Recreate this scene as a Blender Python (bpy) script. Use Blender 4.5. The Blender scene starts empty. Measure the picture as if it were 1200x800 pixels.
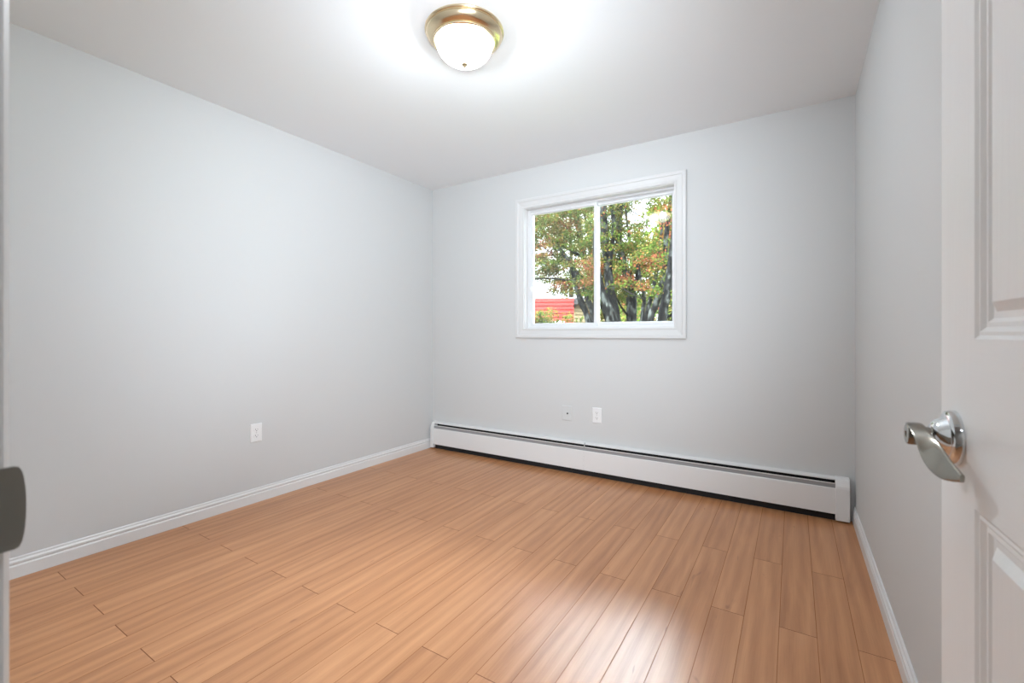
import bpy, bmesh, math, random
import numpy as np
from mathutils import Vector, Matrix

S = bpy.context.scene
C = S.collection
PI = math.pi

# ------------------------------------------------------------------ camera
CAM_Z, YAW, F_PX, HOR = 1.0772, math.radians(32.1426), 524.5, 390.48
cd = bpy.data.cameras.new('camera'); cam = bpy.data.objects.new('camera', cd); C.objects.link(cam)
cam.location = (0, 0, CAM_Z); cam.rotation_euler = (PI / 2, 0, YAW)
cd.sensor_width = 36; cd.lens = F_PX * 36 / 1200; cd.shift_y = -(400 - HOR) / 1200
cd.clip_start = 0.02; cd.clip_end = 200
cd.dof.use_dof = True; cd.dof.focus_distance = 2.6; cd.dof.aperture_fstop = 6.3
S.camera = cam

# ------------------------------------------------------------------ light and exposure
S.view_settings.view_transform = 'Standard'; S.view_settings.look = 'None'
S.view_settings.gamma = 1; S.view_settings.use_curve_mapping = False
S.view_settings.exposure = 0.13
SKY_LOW, SKY_HIGH = 4.6, 108.0
BULB_W = 56.0
DOME_GLOW = 1.7
HALL_W = 8.0
FILL_W, BEAM_W = 13.0, 250.0
SUN = 8.0
COOL = (0.82, 0.905, 1.0)
w = bpy.data.worlds.new('overcast_sky'); S.world = w; w.use_nodes = True
bg = w.node_tree.nodes['Background']; bg.inputs['Color'].default_value = (*COOL, 1)
# overcast sky, brighter overhead than at the horizon
wn_ = w.node_tree.nodes; wl_ = w.node_tree.links
_tc = wn_.new('ShaderNodeTexCoord'); _sp = wn_.new('ShaderNodeSeparateXYZ'); _mr = wn_.new('ShaderNodeMapRange')
wl_.new(_tc.outputs['Generated'], _sp.inputs[0]); wl_.new(_sp.outputs[2], _mr.inputs['Value'])
_mr.inputs['From Min'].default_value = 0.28; _mr.inputs['From Max'].default_value = 0.75
_mr.inputs['To Min'].default_value = SKY_LOW; _mr.inputs['To Max'].default_value = SKY_HIGH
wl_.new(_mr.outputs[0], bg.inputs['Strength'])
hl = bpy.data.lights.new('hall_fill_light', 'AREA'); hl.shape = 'DISK'; hl.size = 0.35; hl.energy = HALL_W; hl.color = COOL
ho = bpy.data.objects.new('hall_fill_light', hl); C.objects.link(ho); ho.location = (0.30, -0.75, 2.3)  # unseen lamp added behind the doorway for a little fill
# unseen lamps added as fill: disc inside the room, spot near the camera
fl_ = bpy.data.lights.new('fill_disc_light', 'AREA'); fl_.shape = 'DISK'; fl_.size = 0.3; fl_.energy = FILL_W; fl_.color = COOL
fo_ = bpy.data.objects.new('fill_disc_light', fl_); C.objects.link(fo_); fo_.location = (-0.20, 0.80, 1.95)
fo_.rotation_euler = Vector((-1.7, 1.0, -0.7)).to_track_quat('-Z', 'Y').to_euler()
fb_ = bpy.data.lights.new('fill_flash_spot', 'SPOT'); fb_.energy = BEAM_W; fb_.spot_size = math.radians(94); fb_.spot_blend = 1.0; fb_.shadow_soft_size = 0.12; fb_.color = COOL
fp_ = bpy.data.objects.new('fill_flash_spot', fb_); C.objects.link(fp_); fp_.location = (-0.05, 0.12, 1.3)
fp_.rotation_euler = (Vector((-2.4, 3.2, 1.5)) - fp_.location).to_track_quat('-Z', 'Y').to_euler()
# hazy sun low on the right, outside the window
sn_ = bpy.data.lights.new('hazy_sun', 'SUN'); sn_.energy = SUN; sn_.angle = math.radians(65); sn_.color = COOL
so_ = bpy.data.objects.new('hazy_sun', sn_); C.objects.link(so_)
_el, _az = math.radians(16), math.radians(57)
so_.rotation_euler = (-Vector((math.cos(_el) * math.sin(_az), math.cos(_el) * math.cos(_az), math.sin(_el)))).to_track_quat('-Z', 'Y').to_euler()
try:
    S.cycles.use_denoising = True
    S.cycles.max_bounces = 12; S.cycles.diffuse_bounces = 8; S.cycles.transparent_max_bounces = 16
    S.cycles.sample_clamp_indirect = 6
except Exception:
    pass

# ------------------------------------------------------------------ materials
def new_mat(name):
    m = bpy.data.materials.new(name); m.use_nodes = True
    nt = m.node_tree; return m, nt, nt.nodes['Principled BSDF']

def plain(name, col, rough=0.5, metal=0.0, bump=0.0, bscale=200, spec=0.5):
    m, nt, b = new_mat(name)
    b.inputs['Base Color'].default_value = (*col, 1); b.inputs['Roughness'].default_value = rough
    b.inputs['Metallic'].default_value = metal; b.inputs['Specular IOR Level'].default_value = spec
    tc = nt.nodes.new('ShaderNodeTexCoord'); n = nt.nodes.new('ShaderNodeTexNoise')
    n.inputs['Scale'].default_value = bscale; n.inputs['Detail'].default_value = 3
    nt.links.new(tc.outputs['Object'], n.inputs['Vector'])
    if bump:
        bp = nt.nodes.new('ShaderNodeBump'); bp.inputs['Strength'].default_value = bump; bp.inputs['Distance'].default_value = 0.002
        nt.links.new(n.outputs['Fac'], bp.inputs['Height']); nt.links.new(bp.outputs['Normal'], b.inputs['Normal'])
    # a slight unevenness of the surface finish
    mr = nt.nodes.new('ShaderNodeMapRange'); mr.inputs['To Min'].default_value = max(0.02, rough - 0.04); mr.inputs['To Max'].default_value = min(1, rough + 0.04)
    nt.links.new(n.outputs['Fac'], mr.inputs['Value']); nt.links.new(mr.outputs['Result'], b.inputs['Roughness'])
    return m

def mixed(name, cols, scale, rough=0.8, stretch=(1, 1, 1), detail=5, bump=0.0, span=(0.32, 0.68)):
    m, nt, b = new_mat(name)
    tc = nt.nodes.new('ShaderNodeTexCoord'); mp = nt.nodes.new('ShaderNodeMapping'); mp.inputs['Scale'].default_value = stretch
    n = nt.nodes.new('ShaderNodeTexNoise'); n.inputs['Scale'].default_value = scale; n.inputs['Detail'].default_value = detail
    r = nt.nodes.new('ShaderNodeValToRGB')
    nt.links.new(tc.outputs['Object'], mp.inputs['Vector']); nt.links.new(mp.outputs['Vector'], n.inputs['Vector'])
    nt.links.new(n.outputs['Fac'], r.inputs['Fac']); nt.links.new(r.outputs['Color'], b.inputs['Base Color'])
    e = r.color_ramp.elements
    while len(e) < len(cols): e.new(0.5)
    for k, c in enumerate(cols):
        e[k].position = span[0] + (span[1] - span[0]) * k / (len(cols) - 1); e[k].color = (*c, 1)
    b.inputs['Roughness'].default_value = rough; b.inputs['Specular IOR Level'].default_value = 0.05
    if bump:
        bp = nt.nodes.new('ShaderNodeBump'); bp.inputs['Strength'].default_value = bump; bp.inputs['Distance'].default_value = 0.01
        nt.links.new(n.outputs['Fac'], bp.inputs['Height']); nt.links.new(bp.outputs['Normal'], b.inputs['Normal'])
    return m

M = {}
M['wall'] = plain('grey_wall_paint', (0.580, 0.586, 0.578), 0.6, bump=0.05, bscale=260, spec=0.3)
M['ceiling'] = plain('white_ceiling_paint', (0.82, 0.84, 0.85), 0.8, bump=0.05, bscale=220, spec=0.2)
M['trim'] = plain('white_trim_paint', (0.69, 0.69, 0.68), 0.35, bscale=40)
M['casing'] = plain('white_casing_paint', (0.62, 0.62, 0.61), 0.4, bscale=40)
M['vinyl'] = plain('white_vinyl', (0.70, 0.705, 0.71), 0.4, bscale=40)
M['grey_vinyl'] = plain('grey_channel', (0.30, 0.31, 0.32), 0.5, bscale=40)
M['plate'] = plain('white_plastic', (0.77, 0.77, 0.76), 0.35, bscale=60)
M['slot'] = plain('dark_slot', (0.015, 0.015, 0.015), 0.6)
M['steel'] = plain('satin_steel', (0.55, 0.55, 0.53), 0.3, 1.0, bscale=60)
M['heater'] = plain('white_enamel', (0.73, 0.73, 0.72), 0.38, bscale=60)
M['damper'] = plain('bare_grey_metal', (0.33, 0.33, 0.33), 0.45, 0.3, bscale=60)
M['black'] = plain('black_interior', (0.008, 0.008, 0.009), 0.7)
M['brass'] = plain('champagne_brass', (0.80, 0.66, 0.45), 0.22, 1.0, bscale=30)
M['old_brass'] = plain('darker_brass', (0.20, 0.145, 0.075), 0.5, 0.4, bscale=30)
M['nickel'] = plain('satin_nickel', (0.31, 0.29, 0.25), 0.2, 1.0, bscale=90)
M['chrome'] = plain('polished_chrome', (0.72, 0.74, 0.75), 0.10, 1.0, bscale=90)
M['strike'] = plain('dull_dark_steel', (0.22, 0.22, 0.20), 0.38, 1.0, bscale=60)
M['hall_wall'] = plain('hall_wall_paint', (0.60, 0.585, 0.55), 0.7, spec=0.2)

def glass_dome():
    m = bpy.data.materials.new('lit_frosted_glass'); m.use_nodes = True; nt = m.node_tree; nt.nodes.clear(); N = nt.nodes; K = nt.links
    o = N.new('ShaderNodeOutputMaterial'); mx = N.new('ShaderNodeMixShader'); mx.inputs[0].default_value = 0.62
    b = N.new('ShaderNodeBsdfPrincipled'); b.inputs['Base Color'].default_value = (0.9, 0.88, 0.84, 1); b.inputs['Roughness'].default_value = 0.35
    b.inputs['Emission Color'].default_value = (1.0, 0.97, 0.92, 1); b.inputs['Emission Strength'].default_value = DOME_GLOW / 0.38
    t = N.new('ShaderNodeBsdfTransparent')
    K.new(b.outputs[0], mx.inputs[1]); K.new(t.outputs[0], mx.inputs[2]); K.new(mx.outputs[0], o.inputs[0])
    return m
M['dome'] = glass_dome()

def pane_mat():
    m = bpy.data.materials.new('clear_glass'); m.use_nodes = True; nt = m.node_tree; nt.nodes.clear()
    o = nt.nodes.new('ShaderNodeOutputMaterial'); mx = nt.nodes.new('ShaderNodeMixShader')
    t = nt.nodes.new('ShaderNodeBsdfTransparent'); g = nt.nodes.new('ShaderNodeBsdfGlossy'); f = nt.nodes.new('ShaderNodeFresnel')
    t.inputs['Color'].default_value = (0.95, 0.96, 0.955, 1); g.inputs['Roughness'].default_value = 0.03; f.inputs['IOR'].default_value = 1.5
    nt.links.new(f.outputs['Fac'], mx.inputs['Fac']); nt.links.new(t.outputs[0], mx.inputs[1]); nt.links.new(g.outputs[0], mx.inputs[2])
    nt.links.new(mx.outputs[0], o.inputs['Surface']); return m
M['pane'] = pane_mat()

def screen_mat():
    m = bpy.data.materials.new('fine_insect_mesh'); m.use_nodes = True; nt = m.node_tree; nt.nodes.clear()
    o = nt.nodes.new('ShaderNodeOutputMaterial'); mx = nt.nodes.new('ShaderNodeMixShader'); mx.inputs['Fac'].default_value = 0.07
    t = nt.nodes.new('ShaderNodeBsdfTransparent'); d = nt.nodes.new('ShaderNodeBsdfDiffuse'); d.inputs['Color'].default_value = (0.16, 0.16, 0.16, 1)
    nt.links.new(t.outputs[0], mx.inputs[1]); nt.links.new(d.outputs[0], mx.inputs[2]); nt.links.new(mx.outputs[0], o.inputs['Surface']); return m
M['screen'] = screen_mat()

def floor_mat():
    W, L = 0.1154, 1.295
    m, nt, b = new_mat('laminate_planks'); N = nt.nodes; K = nt.links
    def mth(op, a, bb=None, c=None):
        n = N.new('ShaderNodeMath'); n.operation = op
        for i, v in enumerate((a, bb, c)):
            if v is None: continue
            if isinstance(v, (int, float)): n.inputs[i].default_value = v
            else: K.new(v, n.inputs[i])
        return n.outputs[0]
    tc = N.new('ShaderNodeTexCoord'); sp = N.new('ShaderNodeSeparateXYZ'); K.new(tc.outputs['Object'], sp.inputs[0])
    X, Y = sp.outputs[0], sp.outputs[1]
    u = mth('DIVIDE', mth('SUBTRACT', X, 0.187), W); i = mth('FLOOR', u); fu = mth('SUBTRACT', u, i)
    par = mth('FLOORED_MODULO', i, 2.0)
    v = mth('DIVIDE', mth('SUBTRACT', Y, mth('MULTIPLY_ADD', par, 0.52, 0.62)), L); j = mth('FLOOR', v); fv = mth('SUBTRACT', v, j)
    cid = N.new('ShaderNodeCombineXYZ'); K.new(i, cid.inputs[0]); K.new(j, cid.inputs[1])
    wn = N.new('ShaderNodeTexWhiteNoise'); wn.noise_dimensions = '3D'; K.new(cid.outputs[0], wn.inputs['Vector'])
    rs = N.new('ShaderNodeSeparateColor'); K.new(wn.outputs['Color'], rs.inputs[0])
    du = mth('MULTIPLY', mth('MINIMUM', fu, mth('SUBTRACT', 1.0, fu)), W)
    dv = mth('MULTIPLY', mth('MINIMUM', fv, mth('SUBTRACT', 1.0, fv)), L)
    def ramp01(x, a, c):
        n = N.new('ShaderNodeMapRange'); n.interpolation_type = 'SMOOTHSTEP'; K.new(x, n.inputs['Value'])
        n.inputs['From Min'].default_value = a; n.inputs['From Max'].default_value = c; return n.outputs['Result']
    sl_, se_ = ramp01(du, 0.0004, 0.0016), ramp01(dv, 0.0005, 0.0019)
    seam = mth('MINIMUM', sl_, se_)
    seamc = mth('MINIMUM', mth('MULTIPLY_ADD', sl_, 0.55, 0.45), mth('MULTIPLY_ADD', se_, 0.9, 0.1))
    # grain along the plank, shifted from plank to plank
    gx = mth('ADD', X, mth('MULTIPLY', rs.outputs[0], 7.0)); gy = mth('ADD', Y, mth('MULTIPLY', rs.outputs[1], 9.0))
    def vec(sx, sy):
        c = N.new('ShaderNodeCombineXYZ'); K.new(mth('MULTIPLY', gx, sx), c.inputs[0]); K.new(mth('MULTIPLY', gy, sy), c.inputs[1]); K.new(rs.outputs[2], c.inputs[2]); return c.outputs[0]
    def noise(vv, sc, det=4, dist=0.0, rough=0.55):
        n = N.new('ShaderNodeTexNoise'); n.inputs['Scale'].default_value = sc; n.inputs['Detail'].default_value = det
        n.inputs['Distortion'].default_value = dist; n.inputs['Roughness'].default_value = rough; K.new(vv, n.inputs['Vector']); return n.outputs['Fac']
    broad = noise(vec(11, 1.3), 1.0, 4, 1.2)
    fine = noise(vec(70, 2.6), 1.0, 4, 0.8, 0.6)
    wv = N.new('ShaderNodeTexWave'); wv.wave_type = 'BANDS'; wv.bands_direction = 'X'; K.new(vec(5, 0.55), wv.inputs['Vector'])
    wv.inputs['Scale'].default_value = 1.2; wv.inputs['Distortion'].default_value = 7.0; wv.inputs['Detail'].default_value = 2.5; wv.inputs['Detail Scale'].default_value = 0.9
    ultra = noise(vec(210, 4.0), 1.0, 3, 0.5, 0.7)
    g = mth('ADD', mth('MULTIPLY', ultra, 0.22), mth('MULTIPLY', broad, 0.46)); g = mth('ADD', g, mth('ADD', mth('MULTIPLY', fine, 0.20), mth('MULTIPLY', wv.outputs['Fac'], 0.12)))
    g = mth('ADD', g, mth('MULTIPLY', mth('SUBTRACT', rs.outputs[2], 0.5), 0.10))
    r = N.new('ShaderNodeValToRGB'); K.new(g, r.inputs['Fac']); e = r.color_ramp.elements
    e[0].position = 0.28; e[0].color = (0.33, 0.135, 0.052, 1)
    e[1].position = 0.74; e[1].color = (0.60, 0.300, 0.143, 1)
    x = e.new(0.5); x.color = (0.465, 0.213, 0.093, 1)
    # small knots and flecks
    fl = noise(vec(26, 5.0), 1.0, 2, 0.6); flk = ramp01(fl, 0.30, 0.22)
    mk = N.new('ShaderNodeMix'); mk.data_type = 'RGBA'; K.new(mth('MULTIPLY', flk, 0.5), mk.inputs[0]); K.new(r.outputs[0], mk.inputs[6]); mk.inputs[7].default_value = (0.20, 0.075, 0.035, 1)
    ms = N.new('ShaderNodeMix'); ms.data_type = 'RGBA'; K.new(seamc, ms.inputs[0]); ms.inputs[6].default_value = (0.13, 0.05, 0.024, 1); K.new(mk.outputs[2], ms.inputs[7])
    K.new(ms.outputs[2], b.inputs['Base Color'])
    K.new(mth('ADD', 0.26, mth('MULTIPLY', fine, 0.10)), b.inputs['Roughness'])
    K.new(mth('MULTIPLY', seam, 0.62), b.inputs['Specular IOR Level'])
    bp = N.new('ShaderNodeBump'); bp.inputs['Strength'].default_value = 0.25; bp.inputs['Distance'].default_value = 0.0015
    K.new(mth('ADD', seam, mth('MULTIPLY', fine, 0.12)), bp.inputs['Height']); K.new(bp.outputs[0], b.inputs['Normal'])
    return m
M['floor'] = floor_mat()

def door_mat(name, stretch):
    m, nt, b = new_mat(name); N = nt.nodes; K = nt.links
    tc = N.new('ShaderNodeTexCoord'); mp = N.new('ShaderNodeMapping'); mp.inputs['Scale'].default_value = stretch
    K.new(tc.outputs['Object'], mp.inputs[0])
    n = N.new('ShaderNodeTexNoise'); n.inputs['Scale'].default_value = 1.0; n.inputs['Detail'].default_value = 3; n.inputs['Distortion'].default_value = 0.6
    K.new(mp.outputs[0], n.inputs[0])
    bp = N.new('ShaderNodeBump'); bp.inputs['Strength'].default_value = 0.2; bp.inputs['Distance'].default_value = 0.0012
    K.new(n.outputs['Fac'], bp.inputs['Height']); K.new(bp.outputs[0], b.inputs['Normal'])
    b.inputs['Base Color'].default_value = (0.86, 0.86, 0.85, 1); b.inputs['Roughness'].default_value = 0.36
    return m
M['door_v'] = door_mat('white_door_paint_upright_grain', (120, 120, 6))
M['door_h'] = door_mat('white_door_paint_level_grain', (14, 14, 150))

def siding_mat(name, col, pitch):
    m, nt, b = new_mat(name); N = nt.nodes; K = nt.links
    tc = N.new('ShaderNodeTexCoord'); n = N.new('ShaderNodeTexNoise'); n.inputs['Scale'].default_value = 3
    K.new(tc.outputs['Object'], n.inputs[0])
    mx = N.new('ShaderNodeMix'); mx.data_type = 'RGBA'; K.new(n.outputs['Fac'], mx.inputs[0])
    mx.inputs[6].default_value = (*[c * 0.88 for c in col], 1); mx.inputs[7].default_value = (*[min(1, c * 1.1) for c in col], 1)
    K.new(mx.outputs[2], b.inputs['Base Color']); b.inputs['Roughness'].default_value = 0.9; b.inputs['Specular IOR Level'].default_value = 0.03
    return m
M['red_siding'] = siding_mat('red_siding_paint', (0.135, 0.017, 0.014), 0.12)
M['beige_siding'] = siding_mat('beige_siding_paint', (0.085, 0.068, 0.036), 0.12)
M['dark_roof'] = mixed('dark_roofing', [(0.0150, 0.0150, 0.0150), (0.0350, 0.0325, 0.0300)], 12)
M['dark_pane'] = plain('dim_window_glass', (0.05, 0.06, 0.065), 0.08)
M['lawn'] = mixed('lawn_grass', [(0.0108, 0.0180, 0.0043), (0.0216, 0.0306, 0.0090), (0.0360, 0.0342, 0.0126)], 3.0, 0.95)
M['bark'] = mixed('grey_lichen_bark', [(0.00069, 0.00064, 0.00056), (0.00238, 0.00229, 0.00199), (0.00476, 0.00476, 0.00410), (0.02376, 0.02549, 0.02246)], 13.0, 0.9, (1, 1, 0.6), 4, 0.7, (0.38, 0.62))
M['twig'] = mixed('dark_twig_bark', [(0.00120, 0.00100, 0.00088), (0.00320, 0.00280, 0.00240)], 9.0, 0.9)

def leaf(name, col):
    m = bpy.data.materials.new(name); m.use_nodes = True; nt = m.node_tree; nt.nodes.clear(); N = nt.nodes; K = nt.links
    o = N.new('ShaderNodeOutputMaterial'); mx = N.new('ShaderNodeMixShader'); mx.inputs[0].default_value = 0.45
    d = N.new('ShaderNodeBsdfDiffuse'); t = N.new('ShaderNodeBsdfTranslucent')
    tc = N.new('ShaderNodeTexCoord'); n = N.new('ShaderNodeTexNoise'); n.inputs['Scale'].default_value = 6; K.new(tc.outputs['Object'], n.inputs[0])
    c = N.new('ShaderNodeMix'); c.data_type = 'RGBA'; K.new(n.outputs['Fac'], c.inputs[0])
    c.inputs[6].default_value = (*[x * 0.55 for x in col], 1); c.inputs[7].default_value = (*[min(1, x * 1.35) for x in col], 1)
    K.new(c.outputs[2], d.inputs[0]); K.new(c.outputs[2], t.inputs[0]); K.new(d.outputs[0], mx.inputs[1]); K.new(t.outputs[0], mx.inputs[2]); K.new(mx.outputs[0], o.inputs[0])
    return m
LEAF = [leaf('green_leaf', (0.0250, 0.0410, 0.0080)), leaf('olive_leaf', (0.0425, 0.0415, 0.0110)), leaf('yellow_leaf', (0.0900, 0.0625, 0.0175)),
        leaf('orange_leaf', (0.1150, 0.0400, 0.0170)), leaf('red_leaf', (0.1050, 0.0260, 0.0170)), leaf('bright_green_leaf', (0.0500, 0.0750, 0.0125))]

# ------------------------------------------------------------------ building helpers
def finish(name, bm, mats, parent=None, smooth=None, bevel=None, bseg=2):
    me = bpy.data.meshes.new(name); bmesh.ops.recalc_face_normals(bm, faces=bm.faces[:]); bm.to_mesh(me); bm.free()
    for m in (mats if isinstance(mats, (list, tuple)) else [mats]): me.materials.append(M[m] if isinstance(m, str) else m)
    o = bpy.data.objects.new(name, me); C.objects.link(o)
    if parent: o.parent = parent
    if bevel:
        b = o.modifiers.new('edge', 'BEVEL'); b.width = bevel; b.segments = bseg; b.limit_method = 'ANGLE'; b.angle_limit = math.radians(40)
    if smooth:
        for p in me.polygons: p.use_smooth = True
        try: me.set_sharp_from_angle(angle=math.radians(smooth))
        except Exception: pass
    return o

def box(bm, x0, x1, y0, y1, z0, z1):
    v = [bm.verts.new(p) for p in ((x0, y0, z0), (x1, y0, z0), (x1, y1, z0), (x0, y1, z0), (x0, y0, z1), (x1, y0, z1), (x1, y1, z1), (x0, y1, z1))]
    for f in ((0, 3, 2, 1), (4, 5, 6, 7), (0, 1, 5, 4), (1, 2, 6, 5), (2, 3, 7, 6), (3, 0, 4, 7)): bm.faces.new([v[k] for k in f])

def boxes(*bs):
    bm = bmesh.new()
    for b in bs: box(bm, *b)
    return bm

def lathe(bm, prof, origin=(0, 0, 0), axis='Z', seg=48, sign=1):
    """prof: (radius, height) pairs turned about an axis through origin."""
    rings = []
    for r, h in prof:
        ring = []
        if r < 1e-6: ring = [bm.verts.new((0, 0, h))]
        else: ring = [bm.verts.new((r * math.cos(2 * PI * k / seg), r * math.sin(2 * PI * k / seg), h)) for k in range(seg)]
        rings.append(ring)
    for a, b in zip(rings, rings[1:]):
        if len(a) == 1 and len(b) == 1: continue
        for k in range(seg):
            k2 = (k + 1) % seg
            if len(a) == 1: bm.faces.new((a[0], b[k], b[k2]))
            elif len(b) == 1: bm.faces.new((a[k], a[k2], b[0]))
            else: bm.faces.new((a[k], a[k2], b[k2], b[k]))
    vs = [v for r in rings for v in r]
    R = {'Z': Matrix.Identity(3), '-X': Matrix.Rotation(-PI / 2, 3, 'Y'), 'X': Matrix.Rotation(PI / 2, 3, 'Y'), '-Y': Matrix.Rotation(PI / 2, 3, 'X')}[axis]
    for v in vs: v.co = R @ v.co + Vector(origin)

def prism(bm, prof, axis, a, b, flip=1):
    """Extrude a closed profile of (p, z) points along X or Y from a to b; p is the other level coordinate."""
    def P(t, p, z): return (t, p, z) if axis == 'X' else (p, t, z)
    va = [bm.verts.new(P(a, *q)) for q in prof]; vb = [bm.verts.new(P(b, *q)) for q in prof]
    n = len(prof)
    for k in range(n): bm.faces.new((va[k], va[(k + 1) % n], vb[(k + 1) % n], vb[k]))
    bm.faces.new(va[::-1]); bm.faces.new(vb)

def rect_sweep(bm, rect, prof, at):
    """Mitred moulding round a rectangle. rect=(u0,u1,v0,v1) inner edge; prof: list of (outward offset, height); at(u,v,h)->xyz."""
    u0, u1, v0, v1 = rect
    loops = []
    for off, h in prof:
        loops.append([bm.verts.new(at(u, v, h)) for u, v in ((u0 - off, v0 - off), (u1 + off, v0 - off), (u1 + off, v1 + off), (u0 - off, v1 + off))])
    n = len(loops)
    for k in range(n):
        A, B = loops[k], loops[(k + 1) % n]
        for q in range(4): bm.faces.new((A[q], A[(q + 1) % 4], B[(q + 1) % 4], B[q]))

def tube(bm, pts, rad, seg=8, cap=True):
    pts = [Vector(p) for p in pts]; rings = []
    up = Vector((0.13, 0.97, 0.2)).normalized()
    for k, p in enumerate(pts):
        t = (pts[min(k + 1, len(pts) - 1)] - pts[max(k - 1, 0)]).normalized()
        a = t.cross(up)
        if a.length < 1e-3: a = t.cross(Vector((1, 0, 0)))
        a.normalize(); b2 = t.cross(a)
        rings.append([bm.verts.new(p + (a * math.cos(2 * PI * q / seg) + b2 * math.sin(2 * PI * q / seg)) * rad[k]) for q in range(seg)])
    for A, B in zip(rings, rings[1:]):
        for q in range(seg): bm.faces.new((A[q], A[(q + 1) % seg], B[(q + 1) % seg], B[q]))
    if cap: bm.faces.new(rings[0][::-1]); bm.faces.new(rings[-1])

def tag(o, label, cat, group=None, kind=None):
    o['label'] = label; o['category'] = cat
    if group: o['group'] = group
    if kind: o['kind'] = kind
    return o

def root(name, label, cat, loc=(0, 0, 0), group=None, kind=None, rz=0):
    o = bpy.data.objects.new(name, None); o.empty_display_size = 0.1; C.objects.link(o); o.location = loc; o.rotation_euler = (0, 0, rz)
    return tag(o, label, cat, group, kind)

def at(u, v, Y):
    """The point in the world at depth Y that the photo shows at pixel (u, v)."""
    l = (u - 600) / F_PX; z = (HOR - v) / F_PX; a = YAW
    dx, dy = l * math.cos(a) - math.sin(a), l * math.sin(a) + math.cos(a)
    t = Y / dy
    return Vector((dx * t, Y, CAM_Z + z * t))

# ------------------------------------------------------------------ the room
XL, XR, YB, YF, H = -2.9094, 0.2997, 3.2103, 0.075, 2.44
T = 0.15
YH = -0.04                                     # hall face of the front wall
HX0, HX1, HY = -1.75, 1.25, -1.45              # hall behind the doorway
DX0, DX1, DH = -0.512, 0.205, 2.045            # door opening
WX0, WX1, WZ0, WZ1 = -1.895, -0.692, 1.118, 2.112   # window opening

tag(finish('floor', boxes((XL - T, XR + T, YH, YB + T, -0.12, 0), (HX0, HX1, HY, YH, -0.12, 0)), 'floor'), 'warm reddish-brown laminate plank floor with window glare', 'floor', kind='structure')
tag(finish('ceiling', boxes((XL - T, XR + T, YH, YB + T, H, H + 0.12), (HX0, HX1, HY, YH, H, H + 0.12)), 'ceiling'), 'smooth white ceiling of the bedroom', 'ceiling', kind='structure')
tag(finish('wall_left', boxes((XL - T, XL, YH, YB + T, 0, H)), 'wall'), 'long light grey wall with one white outlet', 'wall', kind='structure')
tag(finish('wall_right', boxes((XR, XR + T, YH, YB + T, 0, H)), 'wall'), 'light grey wall beside the open white door', 'wall', kind='structure')
tag(finish('wall_back', boxes((XL, WX0, YB, YB + T, 0, H), (WX1, XR, YB, YB + T, 0, H), (WX0, WX1, YB, YB + T, 0, WZ0), (WX0, WX1, YB, YB + T, WZ1, H)), 'wall'),
    'light grey wall holding the window above the baseboard heater', 'wall', kind='structure')
tag(finish('wall_front', boxes((XL, DX0 - 0.02, YH, YF, 0, H), (DX1 + 0.02, XR, YH, YF, 0, H), (DX0 - 0.02, DX1 + 0.02, YH, YF, DH + 0.02, H)), 'wall'),
    'grey wall with the doorway one looks through', 'wall', kind='structure')
tag(finish('wall_hall', boxes((HX0 - 0.1, HX0, HY, YH, 0, H), (HX1, HX1 + 0.1, HY, YH, 0, H), (HX0 - 0.1, HX1 + 0.1, HY - 0.1, HY, 0, H), (XR + T, HX1, YH, YH + 0.1, 0, H)), 'hall_wall'),
    'plain wall of the hall outside the bedroom', 'wall', kind='structure')

# baseboards: flat foot, groove, stepped cap
BB = [(0, 0), (0.0135, 0), (0.0135, 0.052), (0.0115, 0.056), (0.0095, 0.058), (0.0095, 0.061), (0.0125, 0.064), (0.0125, 0.072), (0.009, 0.0765), (0.007, 0.079), (0.007, 0.086), (0.004, 0.090), (0, 0.090)]
bm = bmesh.new(); prism(bm, [(XL + p, z) for p, z in BB], 'Y', YF, YB); tag(finish('baseboard_left', bm, 'trim'), 'white stepped baseboard along the long grey wall', 'baseboard', kind='structure')
bm = bmesh.new(); prism(bm, [(XR - p, z) for p, z in BB], 'Y', YF, YB); tag(finish('baseboard_right', bm, 'trim'), 'white baseboard at the foot of the wall by the door', 'baseboard', kind='structure')

# door frame (jambs, stops and casings) with the strike plate on its latch side
tr = root('trim_1', 'white door frame at the near edge, with dark strike plate', 'door frame', (0, 0, 0), kind='structure')
bm = boxes((DX0 - 0.02, DX0, YH - 0.012, YF, 0, DH + 0.02), (DX1, DX1 + 0.02, YH - 0.012, YF, 0, DH + 0.02), (DX0, DX1, YH - 0.012, YF, DH, DH + 0.02))
finish('jamb', bm, 'trim', tr, bevel=0.002)
bm = boxes((DX0, DX0 + 0.011, YH, YF - 0.038, 0, DH), (DX1 - 0.011, DX1, YH, YF - 0.038, 0, DH), (DX0, DX1, YH, YF - 0.038, DH - 0.011, DH))
finish('door_stop', bm, 'trim', tr, bevel=0.002)
CW = 0.06
def casing(name, pts):
    bm = bmesh.new()
    # moulded casing up one jamb, over the head and down the other
    prof = [(0.006, 0.0), (0.006, 0.009), (0.012, 0.013), (0.030, 0.0155), (0.05, 0.0155), (0.06, 0.011), (0.06, 0.0)]
    rows = []
    for off, h in prof:
        y = YF + h
        rows.append([bm.verts.new(p) for p in ((DX0 - off, y, 0), (DX0 - off, y, DH + off), (DX1 + off, y, DH + off), (DX1 + off, y, 0))])
    for A, B in zip(rows, rows[1:] + rows[:1]):
        for q in range(3): bm.faces.new((A[q], A[q + 1], B[q + 1], B[q]))
    return finish(name, bm, 'trim', tr)
casing('casing', None)
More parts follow.
